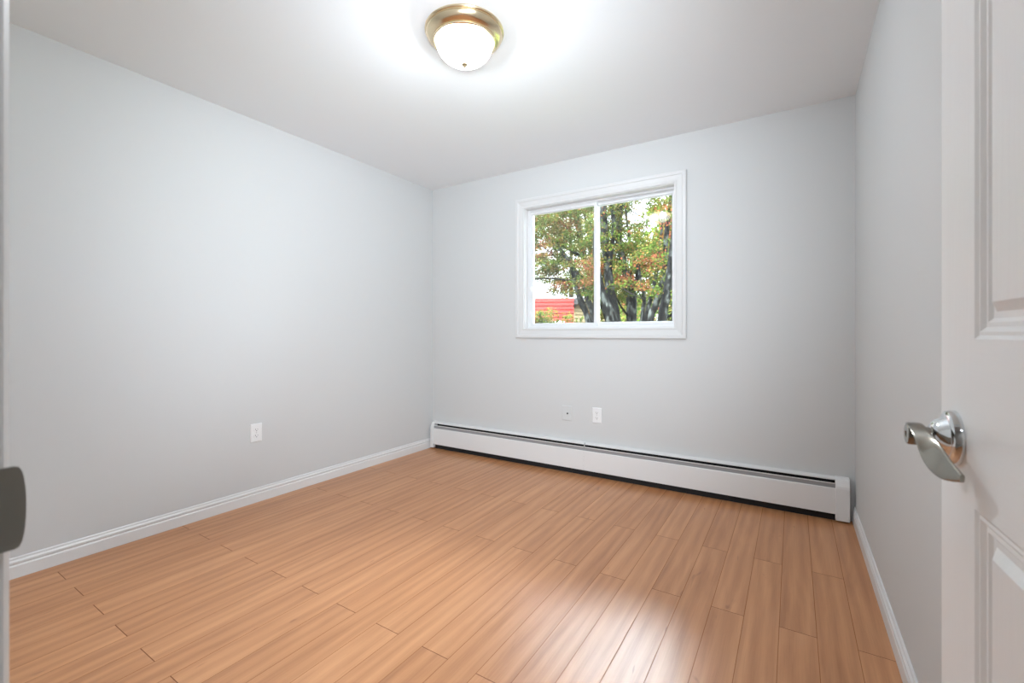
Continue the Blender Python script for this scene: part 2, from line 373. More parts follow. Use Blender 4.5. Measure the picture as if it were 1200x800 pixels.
# strike plate: flat plate on the jamb with a rounded lip reaching past the casing
bm = bmesh.new()
zc, hh = 0.942, 0.0325
out = [(0.045, zc - hh + 0.004), (0.049, zc - hh)]
for k in range(13):
    a = -PI / 2 + PI * k / 12
    out.append((0.0885 + 0.0065 * math.cos(a) ** 0.7 if abs(math.cos(a)) > 1e-6 else 0.0885, zc + hh * 0.985 * math.sin(a)))
out += [(0.049, zc + hh), (0.045, zc + hh - 0.004)]
def lipx(y): return DX0 + 0.0007 + (0.0 if y < 0.078 else -0.12 * (y - 0.078) ** 2 / 0.02)
fa = [bm.verts.new((lipx(y), y, z)) for y, z in out]; fb = [bm.verts.new((lipx(y) + 0.0016, y, z)) for y, z in out]
bm.faces.new(fa); bm.faces.new(fb[::-1])
for k in range(len(out)): bm.faces.new((fa[k], fa[(k + 1) % len(out)], fb[(k + 1) % len(out)], fb[k]))
sp_ = finish('strike_plate', bm, 'strike', tr); sp_['label'] = 'dark grey metal strike plate'

# ------------------------------------------------------------------ the open door with its lever
ROT = math.radians(2.4)
DW, DT, DZ0, DZ1 = 0.711, 0.035, 0.010, 2.037
# local frame: x runs from the free edge to the hinge, y=0 is the face towards the doorway, +y through the slab
FE = Vector((0.1665, 0.8055, 0))
door = root('door_1', 'white six-panel door standing open, with satin lever', 'door', (FE.x, FE.y, 0), kind='structure', rz=-PI / 2 + ROT)
bm = bmesh.new()
us = [0, 0.105, 0.300, 0.411, 0.606, DW]; zs = [DZ0, 0.235, 0.886, 1.067, 1.72, 1.83, 1.925, DZ1]
PROF = [(0.0, 0.0), (0.004, 0.0), (0.008, 0.0028), (0.012, 0.0022), (0.017, 0.0060), (0.022, 0.0054), (0.026, 0.0086), (0.033, 0.0086), (0.043, 0.0020), (0.047, 0.0020)]
for side in (0, 1):
    def fy(d): return d if side == 0 else DT - d
    for a in range(5):
        for b in range(7):
            u0, u1, z0, z1 = us[a], us[a + 1], zs[b], zs[b + 1]
            panel = a in (1, 3) and b in (1, 3, 5)
            if not panel:
                f = bm.faces.new([bm.verts.new(p) for p in ((u0, fy(0), z0), (u1, fy(0), z0), (u1, fy(0), z1), (u0, fy(0), z1))])
                f.material_index = 1 if (a in (1, 3) or (a == 2 and False)) else 0
                continue
            prev = None
            for off, d in PROF:
                cur = [bm.verts.new(p) for p in ((u0 + off, fy(d), z0 + off), (u1 - off, fy(d), z0 + off), (u1 - off, fy(d), z1 - off), (u0 + off, fy(d), z1 - off))]
                if prev:
                    for q in range(4): bm.faces.new((prev[q], prev[(q + 1) % 4], cur[(q + 1) % 4], cur[q]))
                prev = cur
            bm.faces.new(prev)
for (u0, u1, z0, z1) in ((0, 0, DZ0, DZ1), (DW, DW, DZ0, DZ1)):
    bm.faces.new([bm.verts.new(p) for p in ((u0, 0, z0), (u0, DT, z0), (u0, DT, z1), (u0, 0, z1))])
for z in (DZ0, DZ1):
    bm.faces.new([bm.verts.new(p) for p in ((0, 0, z), (DW, 0, z), (DW, DT, z), (0, DT, z))])
bmesh.ops.remove_doubles(bm, verts=bm.verts[:], dist=1e-5)
finish('door_slab', bm, ['door_v', 'door_h'], door)
def lever_set(sgn, y0):
    hs, hz = 0.051, 0.949
    ls = bpy.data.objects.new('lever_handle', None); C.objects.link(ls); ls.parent = door; ls['label'] = 'satin nickel lever handle on round rosette'
    def fl(bm):
        for v in bm.verts: v.co = Vector((v.co.x, y0 + sgn * v.co.y, v.co.z))
    bm = bmesh.new()
    lathe(bm, [(0, 0), (0.0335, 0), (0.0335, 0.004), (0.0315, 0.0085), (0.028, 0.0105), (0.0255, 0.0105), (0.0235, 0.013), (0.020, 0.019), (0.0155, 0.0225), (0.0135, 0.0235), (0, 0.0235)], seg=56)
    for v in bm.verts: x, y, z = v.co; v.co = Vector((hs + x, z, hz + y))
    fl(bm); finish('rosette', bm, 'chrome', ls, smooth=35)
    bm = bmesh.new()
    lathe(bm, [(0, 0.020), (0.0105, 0.020), (0.0105, 0.029), (0.0122, 0.031), (0.0130, 0.034), (0.0130, 0.0445), (0.0118, 0.0465), (0.004, 0.0468), (0.0035, 0.0445), (0, 0.0445)], seg=40)
    for v in bm.verts: x, y, z = v.co; v.co = Vector((hs + x, z, hz + y))
    fl(bm); finish('neck', bm, 'nickel', ls, smooth=35)
    # the blade: a broad ribbon that leaves the hub level, twists to face outward, dips and returns towards the door
    # (along the door, inner standoff, inner height, outer standoff, outer height)
    ctrl = [(0.040, 0.0305, 0.9610, 0.0450, 0.9600), (0.055, 0.0305, 0.9620, 0.0455, 0.9590), (0.075, 0.0290, 0.9580, 0.0440, 0.9490), (0.090, 0.0272, 0.9520, 0.0410, 0.9310),
            (0.100, 0.0260, 0.9476, 0.0380, 0.9215), (0.112, 0.0248, 0.9420, 0.0345, 0.9160), (0.125, 0.0235, 0.9360, 0.0310, 0.9142), (0.138, 0.0222, 0.9315, 0.0262, 0.9160), (0.150, 0.0210, 0.9274, 0.0215, 0.9193)]
    pts = []
    for k in range(len(ctrl) - 1):
        p0, p1, p2, p3 = ctrl[max(k - 1, 0)], ctrl[k], ctrl[k + 1], ctrl[min(k + 2, len(ctrl) - 1)]
        for q in range(5):
            t = q / 5
            pts.append([0.5 * (2 * b_ + (c_ - a_) * t + (2 * a_ - 5 * b_ + 4 * c_ - d_) * t * t + (3 * b_ - a_ - 3 * c_ + d_) * t ** 3) for a_, b_, c_, d_ in zip(p0, p1, p2, p3)])
    pts.append(list(ctrl[-1]))
    bm = bmesh.new(); rings = []
    for k, (s, oi, zi, oo, zo) in enumerate(pts):
        A = pts[max(k - 1, 0)]; B = pts[min(k + 1, len(pts) - 1)]
        pi_, po_ = Vector((s, oi, zi)), Vector((s, oo, zo)); c0 = (pi_ + po_) / 2; wv_ = (po_ - pi_) / 2
        tan = Vector((B[0] - A[0], (B[1] + B[3] - A[1] - A[3]) / 2, (B[2] + B[4] - A[2] - A[4]) / 2)).normalized()
        nv = tan.cross(wv_).normalized() * 0.0022; ring = []
        for q in range(16):
            a = 2 * PI * q / 16; ca, sa = math.cos(a), math.sin(a)
            ring.append(bm.verts.new(c0 + wv_ * math.copysign(abs(ca) ** 0.5, ca) + nv * math.copysign(abs(sa) ** 0.5, sa)))
        rings.append(ring)
    for A, B in zip(rings, rings[1:]):
        for q in range(16): bm.faces.new((A[q], A[(q + 1) % 16], B[(q + 1) % 16], B[q]))
    bm.faces.new(rings[0][::-1]); bm.faces.new(rings[-1])
    fl(bm); finish('lever', bm, 'nickel', ls, smooth=50)
lever_set(-1, 0.0)
lever_set(1, DT)

# ------------------------------------------------------------------ the window
win = root('window_1', 'white sliding window with trees outside', 'window', (0, 0, 0), kind='structure')
bm = bmesh.new()
def wat(u, v, h): return (u, YB - h, v)
rect_sweep(bm, (WX0, WX1, WZ0, WZ1), [(0.0, 0.0), (0.0, 0.010), (0.004, 0.013), (0.012, 0.013), (0.016, 0.010), (0.022, 0.0115), (0.050, 0.0155), (0.055, 0.020), (0.072, 0.021), (0.078, 0.018), (0.078, 0.0)], wat)
finish('window_casing', bm, 'casing', win)
bm = bmesh.new()
rect_sweep(bm, (WX0 + 0.004, WX1 - 0.004, WZ0 + 0.004, WZ1 - 0.004), [(0.0, 0.003), (0.0, -0.058), (0.0045, -0.058), (0.0045, 0.003)], wat)
finish('reveal_lining', bm, 'trim', win)
FX0, FX1, FZ0, FZ1 = WX0 + 0.004, WX1 - 0.004, WZ0 + 0.004, WZ1 - 0.004
bm = bmesh.new()
rect_sweep(bm, (FX0 + 0.014, FX1 - 0.014, FZ0 + 0.014, FZ1 - 0.014), [(0, -0.060), (0, -0.066), (0.008, -0.066), (0.008, -0.090), (0, -0.090), (0, -0.096), (0.008, -0.096), (0.008, -0.118), (0, -0.118), (0, -0.140), (0.0182, -0.140), (0.0182, -0.058), (0.002, -0.058)], wat)
finish('window_frame', bm, 'vinyl', win, bevel=0.001)
XM = at(698.5, 300, YB + 0.085).x
def sash(x0, x1, z0, z1, y, stiles, pane_name):
    """stiles = widths of left, right, bottom, top members"""
    l, r, b, t = stiles; d = 0.011
    bm = bmesh.new()
    prof = lambda: None
    loops = []
    for k, (f, h) in enumerate([(0.0, d), (0.0, -d), (1.0, -d), (1.0, -0.004), (0.85, 0.004), (0.8, d)]):
        loops.append([bm.verts.new((u, y - h, v)) for u, v in ((x0 + l * f, z0 + b * f), (x1 - r * f, z0 + b * f), (x1 - r * f, z1 - t * f), (x0 + l * f, z1 - t * f))])
    for k in range(len(loops)):
        A, B = loops[k], loops[(k + 1) % len(loops)]
        for q in range(4): bm.faces.new((A[q], A[(q + 1) % 4], B[(q + 1) % 4], B[q]))
    s = finish('sash', bm, 'vinyl', win, bevel=0.0012)
    bm = boxes((x0 + l - 0.006, x1 - r + 0.006, y + 0.001, y + 0.005, z0 + b - 0.006, z1 - t + 0.006))
    finish('pane', bm, 'pane', s)
    return s
YS1, YS2 = YB + 0.078, YB + 0.107
sl = sash(FX0 + 0.008, XM + 0.014, FZ0 + 0.008, FZ1 - 0.008, YS1, (0.030, 0.030, 0.032, 0.032), 'pane')
srr = sash(XM - 0.012, FX1 - 0.008, FZ0 + 0.008, FZ1 - 0.008, YS2, (0.030, 0.030, 0.036, 0.032), 'pane')
bm = boxes((FX0 + 0.020, FX0 + 0.034, YS1 - 0.022, YS1 - 0.011, 1.428, 1.470), (FX0 + 0.017, FX0 + 0.030, YS1 - 0.027, YS1 - 0.020, 1.440, 1.458))
finish('latch', bm, 'plate', sl, bevel=0.002)
scn = bmesh.new()
box(scn, FX0 + 0.012, XM, YB + 0.1265, YB + 0.1270, FZ0 + 0.012, FZ1 - 0.012)
finish('insect_screen', scn, 'screen', win)['label'] = 'fine grey insect screen'

# ------------------------------------------------------------------ ceiling lamp
LX, LY = -1.257, 1.598
lamp = root('ceiling_lamp', 'flush ceiling lamp, brass ring around a lit white dome', 'ceiling lamp', (LX, LY, H))
bm = bmesh.new()
lathe(bm, [(0, 0.0), (0.172, 0.0), (0.1765, -0.003), (0.1775, -0.007), (0.1755, -0.011), (0.170, -0.013), (0.1695, -0.016), (0.1715, -0.020), (0.169, -0.026), (0.160, -0.036), (0.150, -0.044), (0.1395, -0.0465), (0.1395, -0.0485), (0.1415, -0.0505), (0.1405, -0.0545), (0.136, -0.057), (0.131, -0.055), (0.129, -0.050), (0.129, -0.03), (0, -0.03)], seg=72)
finish('brass_ring', bm, 'brass', lamp, smooth=40)['label'] = 'champagne brass ring'
bm = bmesh.new()
pr = [(0.1270, -0.046), (0.1272, -0.054)] + [(0.1272 * math.cos(t), -0.054 - 0.094 * math.sin(t)) for t in [PI / 2 * k / 14 for k in range(1, 14)]] + [(0, -0.148)]
lathe(bm, pr, seg=72)
finish('glass_dome', bm, 'dome', lamp, smooth=60)['label'] = 'lit frosted glass dome'
bm = bmesh.new()
lathe(bm, [(0, -0.146), (0.0125, -0.1465), (0.0145, -0.1495), (0.0125, -0.1530), (0.0055, -0.153), (0.0065, -0.157), (0.0055, -0.161), (0.002, -0.1635), (0, -0.164)], seg=24)
finish('finial', bm, 'old_brass', lamp, smooth=40)
for sx in (-1, 1):                              # the two bulbs inside the dome
    bl = bpy.data.lights.new('bulb', 'POINT'); bl.energy = BULB_W / 2; bl.shadow_soft_size = 0.03; bl.color = COOL
    bo = bpy.data.objects.new('bulb', bl); C.objects.link(bo); bo.parent = lamp; bo.location = (0.05 * sx, 0.02 * sx, -0.072)

# ------------------------------------------------------------------ baseboard heater under the window
HX_0, HX_1 = -2.882, 0.272
CAPL, CAPR = HX_0 + 0.034, HX_1 - 0.067
ht = root('baseboard_heater', 'long white baseboard heater on the floor under the window', 'heater', ((HX_0 + HX_1) / 2, YB - 0.03, 0))
ox, oy = ht.location.x, ht.location.y
def hpart(name, prof, x0, x1, m, bev=None):
    bm = bmesh.new(); prism(bm, [(YB - o - oy, z) for o, z in prof], 'X', x0 - ox, x1 - ox); return finish(name, bm, m, ht, bevel=bev)
hpart('back_panel', [(0.0, 0.012), (0.003, 0.012), (0.003, 0.243), (0.0, 0.243)], CAPL, CAPR, 'black')
hpart('top_cover', [(0.0, 0.246), (0.004, 0.2465), (0.036, 0.243), (0.040, 0.240), (0.040, 0.233), (0.0375, 0.233), (0.0375, 0.239), (0.004, 0.2425), (0.0, 0.2425)], CAPL, CAPR, 'heater')
hpart('damper', [(0.047, 0.2185), (0.0495, 0.2185), (0.0495, 0.2135), (0.047, 0.2135)], CAPL, CAPR, 'heater')
hpart('damper_blade', [(0.0465, 0.2165), (0.0475, 0.2165), (0.0475, 0.186), (0.0465, 0.186)], CAPL, CAPR, 'damper')['label'] = 'bare grey metal damper'
XS = at(684.6, 527, YB - 0.05).x
FP = [(0.0585, 0.046), (0.060, 0.044), (0.0605, 0.048), (0.0605, 0.186), (0.059, 0.1905), (0.055, 0.192), (0.050, 0.190), (0.050, 0.188), (0.0545, 0.1895), (0.0575, 0.188), (0.0585, 0.184)]
hpart('front_panel', FP, CAPL, XS - 0.0006, 'heater'); hpart('front_panel', FP, XS + 0.0006, CAPR, 'heater')
hpart('splice_clip', [(0.036, 0.246), (0.051, 0.219), (0.051, 0.19), (0.0495, 0.19), (0.0495, 0.2185), (0.035, 0.245)], XS - 0.005, XS + 0.004, 'damper')
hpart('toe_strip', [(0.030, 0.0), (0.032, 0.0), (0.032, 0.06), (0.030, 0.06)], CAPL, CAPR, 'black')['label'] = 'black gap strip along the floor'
# the finned pipe inside
bm = bmesh.new(); tube(bm, [(CAPL - ox, 0.002, 0.12), (CAPR - ox, 0.002, 0.12)], [0.011, 0.011], 12); finish('heating_pipe', bm, 'black', ht)
def endcap(x0, x1, rnd):
    prof = [(0.0, 0.010), (0.064, 0.010), (0.066, 0.013), (0.066, 0.192), (0.063, 0.205), (0.047, 0.240), (0.040, 0.246), (0.0, 0.250)]
    bm = bmesh.new(); prism(bm, [(YB - o - oy, z) for o, z in prof], 'X', x0 - ox, x1 - ox)
    finish('end_cap', bm, 'heater', ht, bevel=0.006, bseg=3)
endcap(HX_0, CAPL, 0); endcap(CAPR, HX_1, 1)

# ------------------------------------------------------------------ wall plates
def plate_body(bm, w_, h_, t_):
    prev = None
    for off, d in ((0, 0), (0, t_ * 0.45), (0.0025, t_ * 0.85), (0.006, t_)):
        cur = [bm.verts.new((x, -d, z)) for x, z in ((-w_ / 2 + off, -h_ / 2 + off), (w_ / 2 - off, -h_ / 2 + off), (w_ / 2 - off, h_ / 2 - off), (-w_ / 2 + off, h_ / 2 - off))]
        if prev:
            for q in range(4): bm.faces.new((prev[q], prev[(q + 1) % 4], cur[(q + 1) % 4], cur[q]))
        else: bm.faces.new(cur[::-1])
        prev = cur
    bm.faces.new(prev)

def outlet(name, label, loc, rz, w_=0.072, h_=0.117):
    r = root(name, label, 'wall outlet', loc, rz=rz)
    bm = bmesh.new(); plate_body(bm, w_, h_, 0.0065); finish('cover_plate', bm, 'plate', r)
    for zc in (0.0195, -0.0195):
        bm = bmesh.new(); pts = []
        for k in range(24):
            a = 2 * PI * k / 24; pts.append((0.0172 * math.cos(a), max(-0.0135, min(0.0135, 0.0172 * math.sin(a)))))
        A = [bm.verts.new((x, -0.0063, zc + z)) for x, z in pts]; B = [bm.verts.new((x, -0.0085, zc + z)) for x, z in pts]
        for k in range(24): bm.faces.new((A[k], A[(k + 1) % 24], B[(k + 1) % 24], B[k]))
        bm.faces.new(B)
        f = finish('receptacle', bm, 'plate', r)
        bm = boxes((-0.0075, -0.0055, -0.0090, -0.0080, zc - 0.001, zc + 0.0075), (0.0055, 0.0075, -0.0090, -0.0080, zc, zc + 0.0065))
        lathe(bm, [(0.0, 0.0080), (0.0026, 0.0080), (0.0026, 0.0090), (0.0, 0.0090)], (0, 0, zc - 0.0070), '-Y', 12)
        finish('slots', bm, 'slot', f)
    bm = bmesh.new(); lathe(bm, [(0, 0.006), (0.0032, 0.006), (0.0030, 0.0076), (0, 0.0080)], (0, 0, 0), '-Y', 16); finish('screw', bm, 'steel', r)
    return r
outlet('wall_outlet', 'white duplex outlet low on the long grey wall', (XL, 1.5525, 0.443), PI / 2)
outlet('wall_outlet', 'white duplex outlet above the heater under the window', (-1.256, YB, 0.457), 0, 0.073, 0.117)
jk = root('cable_plate', 'small plate painted wall grey with dark cable socket above heater', 'wall plate', (-1.505, YB, 0.451))
bm = bmesh.new(); plate_body(bm, 0.084, 0.117, 0.006); finish('cover_plate', bm, 'wall', jk)
bm = bmesh.new(); lathe(bm, [(0.0, 0.004), (0.0062, 0.004), (0.0062, 0.009), (0.005, 0.012), (0.0, 0.012)], (0.006, 0, -0.001), '-Y', 18); finish('cable_socket', bm, 'slot', jk)['label'] = 'dark round cable socket'

# ------------------------------------------------------------------ outside
GZ = -0.45
tag(finish('lawn', boxes((-45, 25, YB + T + 0.02, 70, GZ - 0.2, GZ)), 'lawn'), 'green lawn outside the window', 'lawn', kind='structure')
rng = random.Random(11)
nrg = np.random.default_rng(5)

def leaves(name, sprays, parent):
    """sprays: (x, y, z, level radius, thickness, count, leaf size, palette weights). One mesh of small folded leaves."""
    V, F, MI = [], [], []
    for (x, y, z, rad, th, n, sz, wts) in sprays:
        n = int(n)
        ang = nrg.uniform(0, 2 * PI, n); rr = rad * np.sqrt(nrg.uniform(0, 1, n))
        cx = x + rr * np.cos(ang); cy = y + rr * np.sin(ang); cz = z + nrg.normal(0, th, n) - 0.25 * rr * rr / max(rad, 1e-3)
        d = nrg.normal(0, 1, (n, 3)); d[:, 2] -= 0.35; d /= np.linalg.norm(d, axis=1)[:, None]
        e = nrg.normal(0, 1, (n, 3)); e -= d * np.sum(d * e, axis=1)[:, None]; e /= np.linalg.norm(e, axis=1)[:, None]
        nn = np.cross(d, e); s = sz * nrg.uniform(0.6, 1.3, n)[:, None]
        c = np.stack([cx, cy, cz], 1)
        a0 = c - d * s * 0.5; a1 = c + e * s * 0.42 + nn * s * 0.12; a2 = c + d * s * 0.55; a3 = c - e * s * 0.42 + nn * s * 0.12
        base = len(V) * 1
        k0 = sum(len(q) for q in V)
        V.append(np.stack([a0, a1, a2, a3], 1).reshape(-1, 3))
        idx = k0 + np.arange(n)[:, None] * 4
        F.append(np.concatenate([np.hstack([idx, idx + 1, idx + 2]), np.hstack([idx, idx + 2, idx + 3])], 1).reshape(-1, 3))
        m = nrg.choice(len(LEAF), n, p=np.array(wts) / sum(wts)); MI.append(np.repeat(m, 2))
    V = np.concatenate(V); F = np.concatenate(F); MI = np.concatenate(MI)
    me = bpy.data.meshes.new(name); me.vertices.add(len(V)); me.vertices.foreach_set('co', V.ravel())
    me.loops.add(len(F) * 3); me.loops.foreach_set('vertex_index', F.ravel().astype(np.int32))
    me.polygons.add(len(F)); me.polygons.foreach_set('loop_start', (np.arange(len(F)) * 3).astype(np.int32)); me.polygons.foreach_set('loop_total', np.full(len(F), 3, np.int32))
    for m in LEAF: me.materials.append(m)
    me.polygons.foreach_set('material_index', MI.astype(np.int32)); me.update(); me.validate()
    o = bpy.data.objects.new(name, me); C.objects.link(o); o.parent = parent
    o.matrix_parent_inverse = parent.matrix_basis.inverted()
    return o

def smooth_path(P, n=5):
    out = []
    for k in range(len(P) - 1):
        p0, p1, p2, p3 = P[max(k - 1, 0)], P[k], P[k + 1], P[min(k + 2, len(P) - 1)]
        for q in range(n):
            t = q / n
            out.append(0.5 * (2 * p1 + (p2 - p0) * t + (2 * p0 - 5 * p1 + 4 * p2 - p3) * t * t + (3 * p1 - p0 - 3 * p2 + p3) * t ** 3))
    out.append(P[-1]); return out

def limb(name, pix, Y, wpx, parent, mat, foot=None, dy=0.0, rise=None, seg=9):
    """a stem or branch through points seen at pix, at depth Y..Y+dy, wpx = widths seen, ends optional foot on the ground"""
    P, R = [], []
    n = len(pix)
    for k, (u, v) in enumerate(pix):
        yy = Y + dy * k / max(1, n - 1)
        p = at(u, v, yy); P.append(p); d = -math.sin(YAW) * p.x + math.cos(YAW) * p.y
        R.append(0.5 * wpx[min(k, len(wpx) - 1)] * d / F_PX)
    if foot is not None:
        lean = (P[0] - P[1]) / max(0.05, P[1].z - P[0].z); h = P[0].z - GZ + 0.02
        P.insert(0, P[0] + Vector((lean.x * h * 0.45, lean.y * h * 0.45, -h))); R.insert(0, R[0] * 1.2)
    if rise: 
        t = (P[-1] - P[-2]).normalized() + Vector((0, 0, 0.6)); t.normalize(); P.append(P[-1] + t * rise); R.append(R[-1] * 0.5)
    Q = smooth_path(P); RR = smooth_path([Vector((r, 0, 0)) for r in R]); RR = [max(0.003, r.x) for r in RR]
    bm = bmesh.new(); tube(bm, Q, RR, seg)
    o = finish(name, bm, mat, parent, smooth=60); o.matrix_parent_inverse = parent.matrix_basis.inverted(); return o

# colour weights: green, olive, yellow, orange, red, bright green
GREEN = (5, 3, 1, 0.2, 0.1, 3); MIXED = (3, 3, 2, 0.6, 0.25, 1.5); WARM = (0.5, 1.5, 2, 4, 2.2, 0.3); OLIVE = (4, 4, 1.5, 0.3, 0.1, 1.2); LIME = (2, 2, 2.5, 0.3, 0.1, 4)
HOLES = [(748, 247, 13, 11), (766, 268, 14, 11), (776, 229, 7, 4), (636, 337, 16, 10), (737, 258, 6, 10), (678, 305, 5, 5), (690, 252, 4, 6), (745, 305, 5, 4), (722, 315, 5, 6), (632, 282, 5, 3), (645, 290, 4, 3)]
WARMS = [(686, 313, 15, 9), (664, 334, 14, 6), (693, 328, 9, 8), (712, 321, 12, 8), (738, 326, 12, 9), (766, 309, 15, 9), (757, 330, 9, 6), (786, 268, 6, 14), (785, 240, 6, 12), (660, 262, 10, 7), (640, 292, 10, 8), (775, 296, 10, 8), (705, 340, 8, 6)]
def inell(u, v, L, g=1.0): return any(((u - a) / (c * g)) ** 2 + ((v - b) / (d * g)) ** 2 < 1 for a, b, c, d in L)

def crown(Y, u0, u1, v0, v1, n, base, leafn=46, size=0.055, spread=0.9, rad=(0.10, 0.26), oy=0.0):
    """sprays of leaves hanging in the volume that the window shows between these sight lines, with gaps where sky shows"""
    out = []
    for _ in range(n):
        u, v = rng.uniform(u0, u1), rng.uniform(v0, v1)
        if inell(u, v, HOLES, 1.15): continue
        yy = Y + oy + rng.uniform(-spread, spread); p = at(u, v, yy)
        wts = WARM if inell(u, v, WARMS) and rng.random() < 0.85 else rng.choice(base)
        out.append((p.x, p.y, p.z, rng.uniform(*rad), 0.035, leafn * rng.uniform(0.5, 1.4), size, wts))
    return out

# the maples close to the window
def ground(u, Y, v=380):
    p = at(u, v, Y); return (p.x, p.y, GZ - 0.02)

Y1 = 7.6
g = ground(697, Y1)
t1 = root('maple_tree', 'maple with two pale crossing stems in front of the red shed', 'tree', g, 'maples outside the window')
limb('stem', [(690, 380), (681, 354), (675, 332), (671, 314), (661, 298), (646, 280), (630, 262)], Y1, [7, 7, 7, 7, 5, 4, 3], t1, 'bark', g, 0.3, 1.2)
limb('stem', [(696, 380), (689, 350), (683, 331), (676, 318)], Y1 + 0.05, [6, 6.5, 6, 4], t1, 'bark', (g[0] + 0.03, g[1], g[2]), 0.02)
limb('stem', [(712, 372), (700, 350), (692, 325), (684, 300), (679, 272), (674, 240)], Y1 + 0.5, [8, 8, 8, 7.5, 7, 6.5], t1, 'bark', (g[0] + 0.2, g[1] + 0.5, g[2]), 0.4, 2.0)
limb('stem', [(696, 335), (694, 300), (688, 268), (683, 236)], Y1 + 0.8, [4, 3.5, 3, 2.5], t1, 'bark', (g[0] + 0.25, g[1] + 0.75, g[2]), 0.4, 1.2)
limb('branch', [(681, 300), (664, 291), (650, 284), (634, 272)], Y1 + 0.6, [4, 3.4, 2.5, 1.5], t1, 'twig', None, -0.4)
limb('branch', [(671, 329), (655, 327), (640, 326), (622, 327)], Y1, [2.4, 2.0, 1.8, 1.5], t1, 'twig', None, -0.3)
limb('branch', [(677, 276), (665, 266), (652, 256), (640, 249)], Y1 + 0.7, [2.2, 1.8, 1.4, 1], t1, 'twig', None, 0.3)
limb('branch', [(668, 312), (655, 303), (640, 292), (628, 284)], Y1 + 0.3, [2, 1.6, 1.2, 0.8], t1, 'twig', None, 0.5)
limb('branch', [(673, 308), (676, 295), (672, 286)], Y1 + 0.5, [1.6, 1.2, 0.8], t1, 'twig', None, 0.3)
leaves('foliage', crown(Y1, 590, 705, 200, 342, 430, [GREEN, LIME, LIME, MIXED], 95, 0.036, 0.7, oy=0.5) + crown(Y1, 600, 662, 225, 322, 170, [LIME, GREEN, MIXED, (1, 2, 3, 1.5, 0.4, 1)], 95, 0.036, 0.7, oy=0.9), t1)

Y2 = 6.9
g = ground(716, Y2)
t2 = root('maple_tree', 'maple with thick grey trunk just beside the window middle post', 'tree', g, 'maples outside the window')
limb('stem', [(722, 380), (716, 345), (712, 312), (709, 275), (706, 232)], Y2, [12, 11, 10, 9, 8], t2, 'bark', g, 0.3, 2.0)
limb('stem', [(717, 380), (709, 352), (702, 325), (697, 290), (699, 250)], Y2 - 0.2, [12, 9, 7, 5, 4], t2, 'bark', (g[0] - 0.05, g[1] - 0.2, g[2]), -0.2, 1.5)
limb('stem', [(713, 318), (717, 290), (719, 262), (716, 234)], Y2 + 0.1, [5, 5, 4.5, 4], t2, 'bark', None, 0.2, 1.2)
limb('branch', [(712, 335), (726, 336), (738, 343), (752, 350)], Y2, [2, 1.8, 1.5, 1.1], t2, 'twig', None, -0.5)
limb('branch', [(710, 292), (703, 283), (695, 276)], Y2, [1.8, 1.3, 0.9], t2, 'twig', None, -0.2)
leaves('foliage', crown(Y2, 690, 745, 195, 352, 170, [GREEN, OLIVE, MIXED], 95, 0.034, 0.7, oy=0.5), t2)

Y3 = 7.3
g = ground(741, Y3)
t3 = root('maple_tree', 'straight maple trunk with blue-grey bark, middle of the wider pane', 'tree', g, 'maples outside the window')
limb('stem', [(740, 380), (740, 352), (737, 330), (730, 306), (725, 280), (726, 256), (727, 228)], Y3, [12, 12, 11, 8, 8, 7.5, 7], t3, 'bark', g, 0.3, 2.0)
limb('stem', [(742, 340), (747, 322), (743, 304), (739, 285), (735, 262), (733, 230)], Y3 + 0.1, [5, 4.5, 4, 3, 2.6, 2.2], t3, 'bark', None, 0.3, 1.4)
limb('branch', [(739, 372), (731, 364), (724, 352), (718, 342)], Y3, [3, 2.4, 1.8, 1.2], t3, 'twig', None, -0.3)
limb('branch', [(726, 238), (738, 246), (752, 254), (764, 262)], Y3, [1.6, 1.3, 1.0, 0.8], t3, 'twig', None, -0.4)
leaves('foliage', crown(Y3, 715, 775, 195, 350, 180, [GREEN, OLIVE, OLIVE, MIXED], 95, 0.034, 0.6, oy=0.5), t3)

Y4 = 6.4
g = ground(768, Y4)
t4 = root('maple_tree', 'many-stemmed maple leaning outward beside the window edge', 'tree', g, 'maples outside the window')
limb('stem', [(752, 380), (755, 352), (752, 334), (749, 318)], Y4 + 0.4, [5, 4.5, 4, 3], t4, 'bark', (g[0] - 0.12, g[1] + 0.3, g[2]), 0.2, 0.8)
limb('stem', [(757, 380), (762, 352), (767, 330), (771, 308)], Y4 + 0.2, [6, 5, 4.5, 4], t4, 'bark', (g[0] - 0.06, g[1] + 0.15, g[2]), 0.3, 1.0)
limb('stem', [(761, 382), (768, 358), (775, 335), (779, 312), (780, 285), (783, 255), (787, 222)], Y4, [8, 8, 7, 6, 5.5, 5.5, 5], t4, 'bark', g, 0.3, 2.0)
limb('stem', [(775, 382), (780, 350), (785, 322), (788, 292), (791, 250)], Y4 - 0.2, [11, 10.5, 9.5, 8, 6], t4, 'bark', (g[0] + 0.1, g[1] - 0.15, g[2]), -0.1, 2.0)
limb('branch', [(781, 373), (787, 368), (795, 360)], Y4, [3, 2.4, 2], t4, 'twig', None, -0.2)
limb('branch', [(755, 352), (749, 343), (745, 325)], Y4 + 0.4, [2, 1.5, 1], t4, 'twig', None, 0.1)
leaves('foliage', crown(Y4, 745, 815, 190, 345, 170, [GREEN, OLIVE, GREEN, MIXED], 95, 0.033, 0.6, oy=0.45), t4)

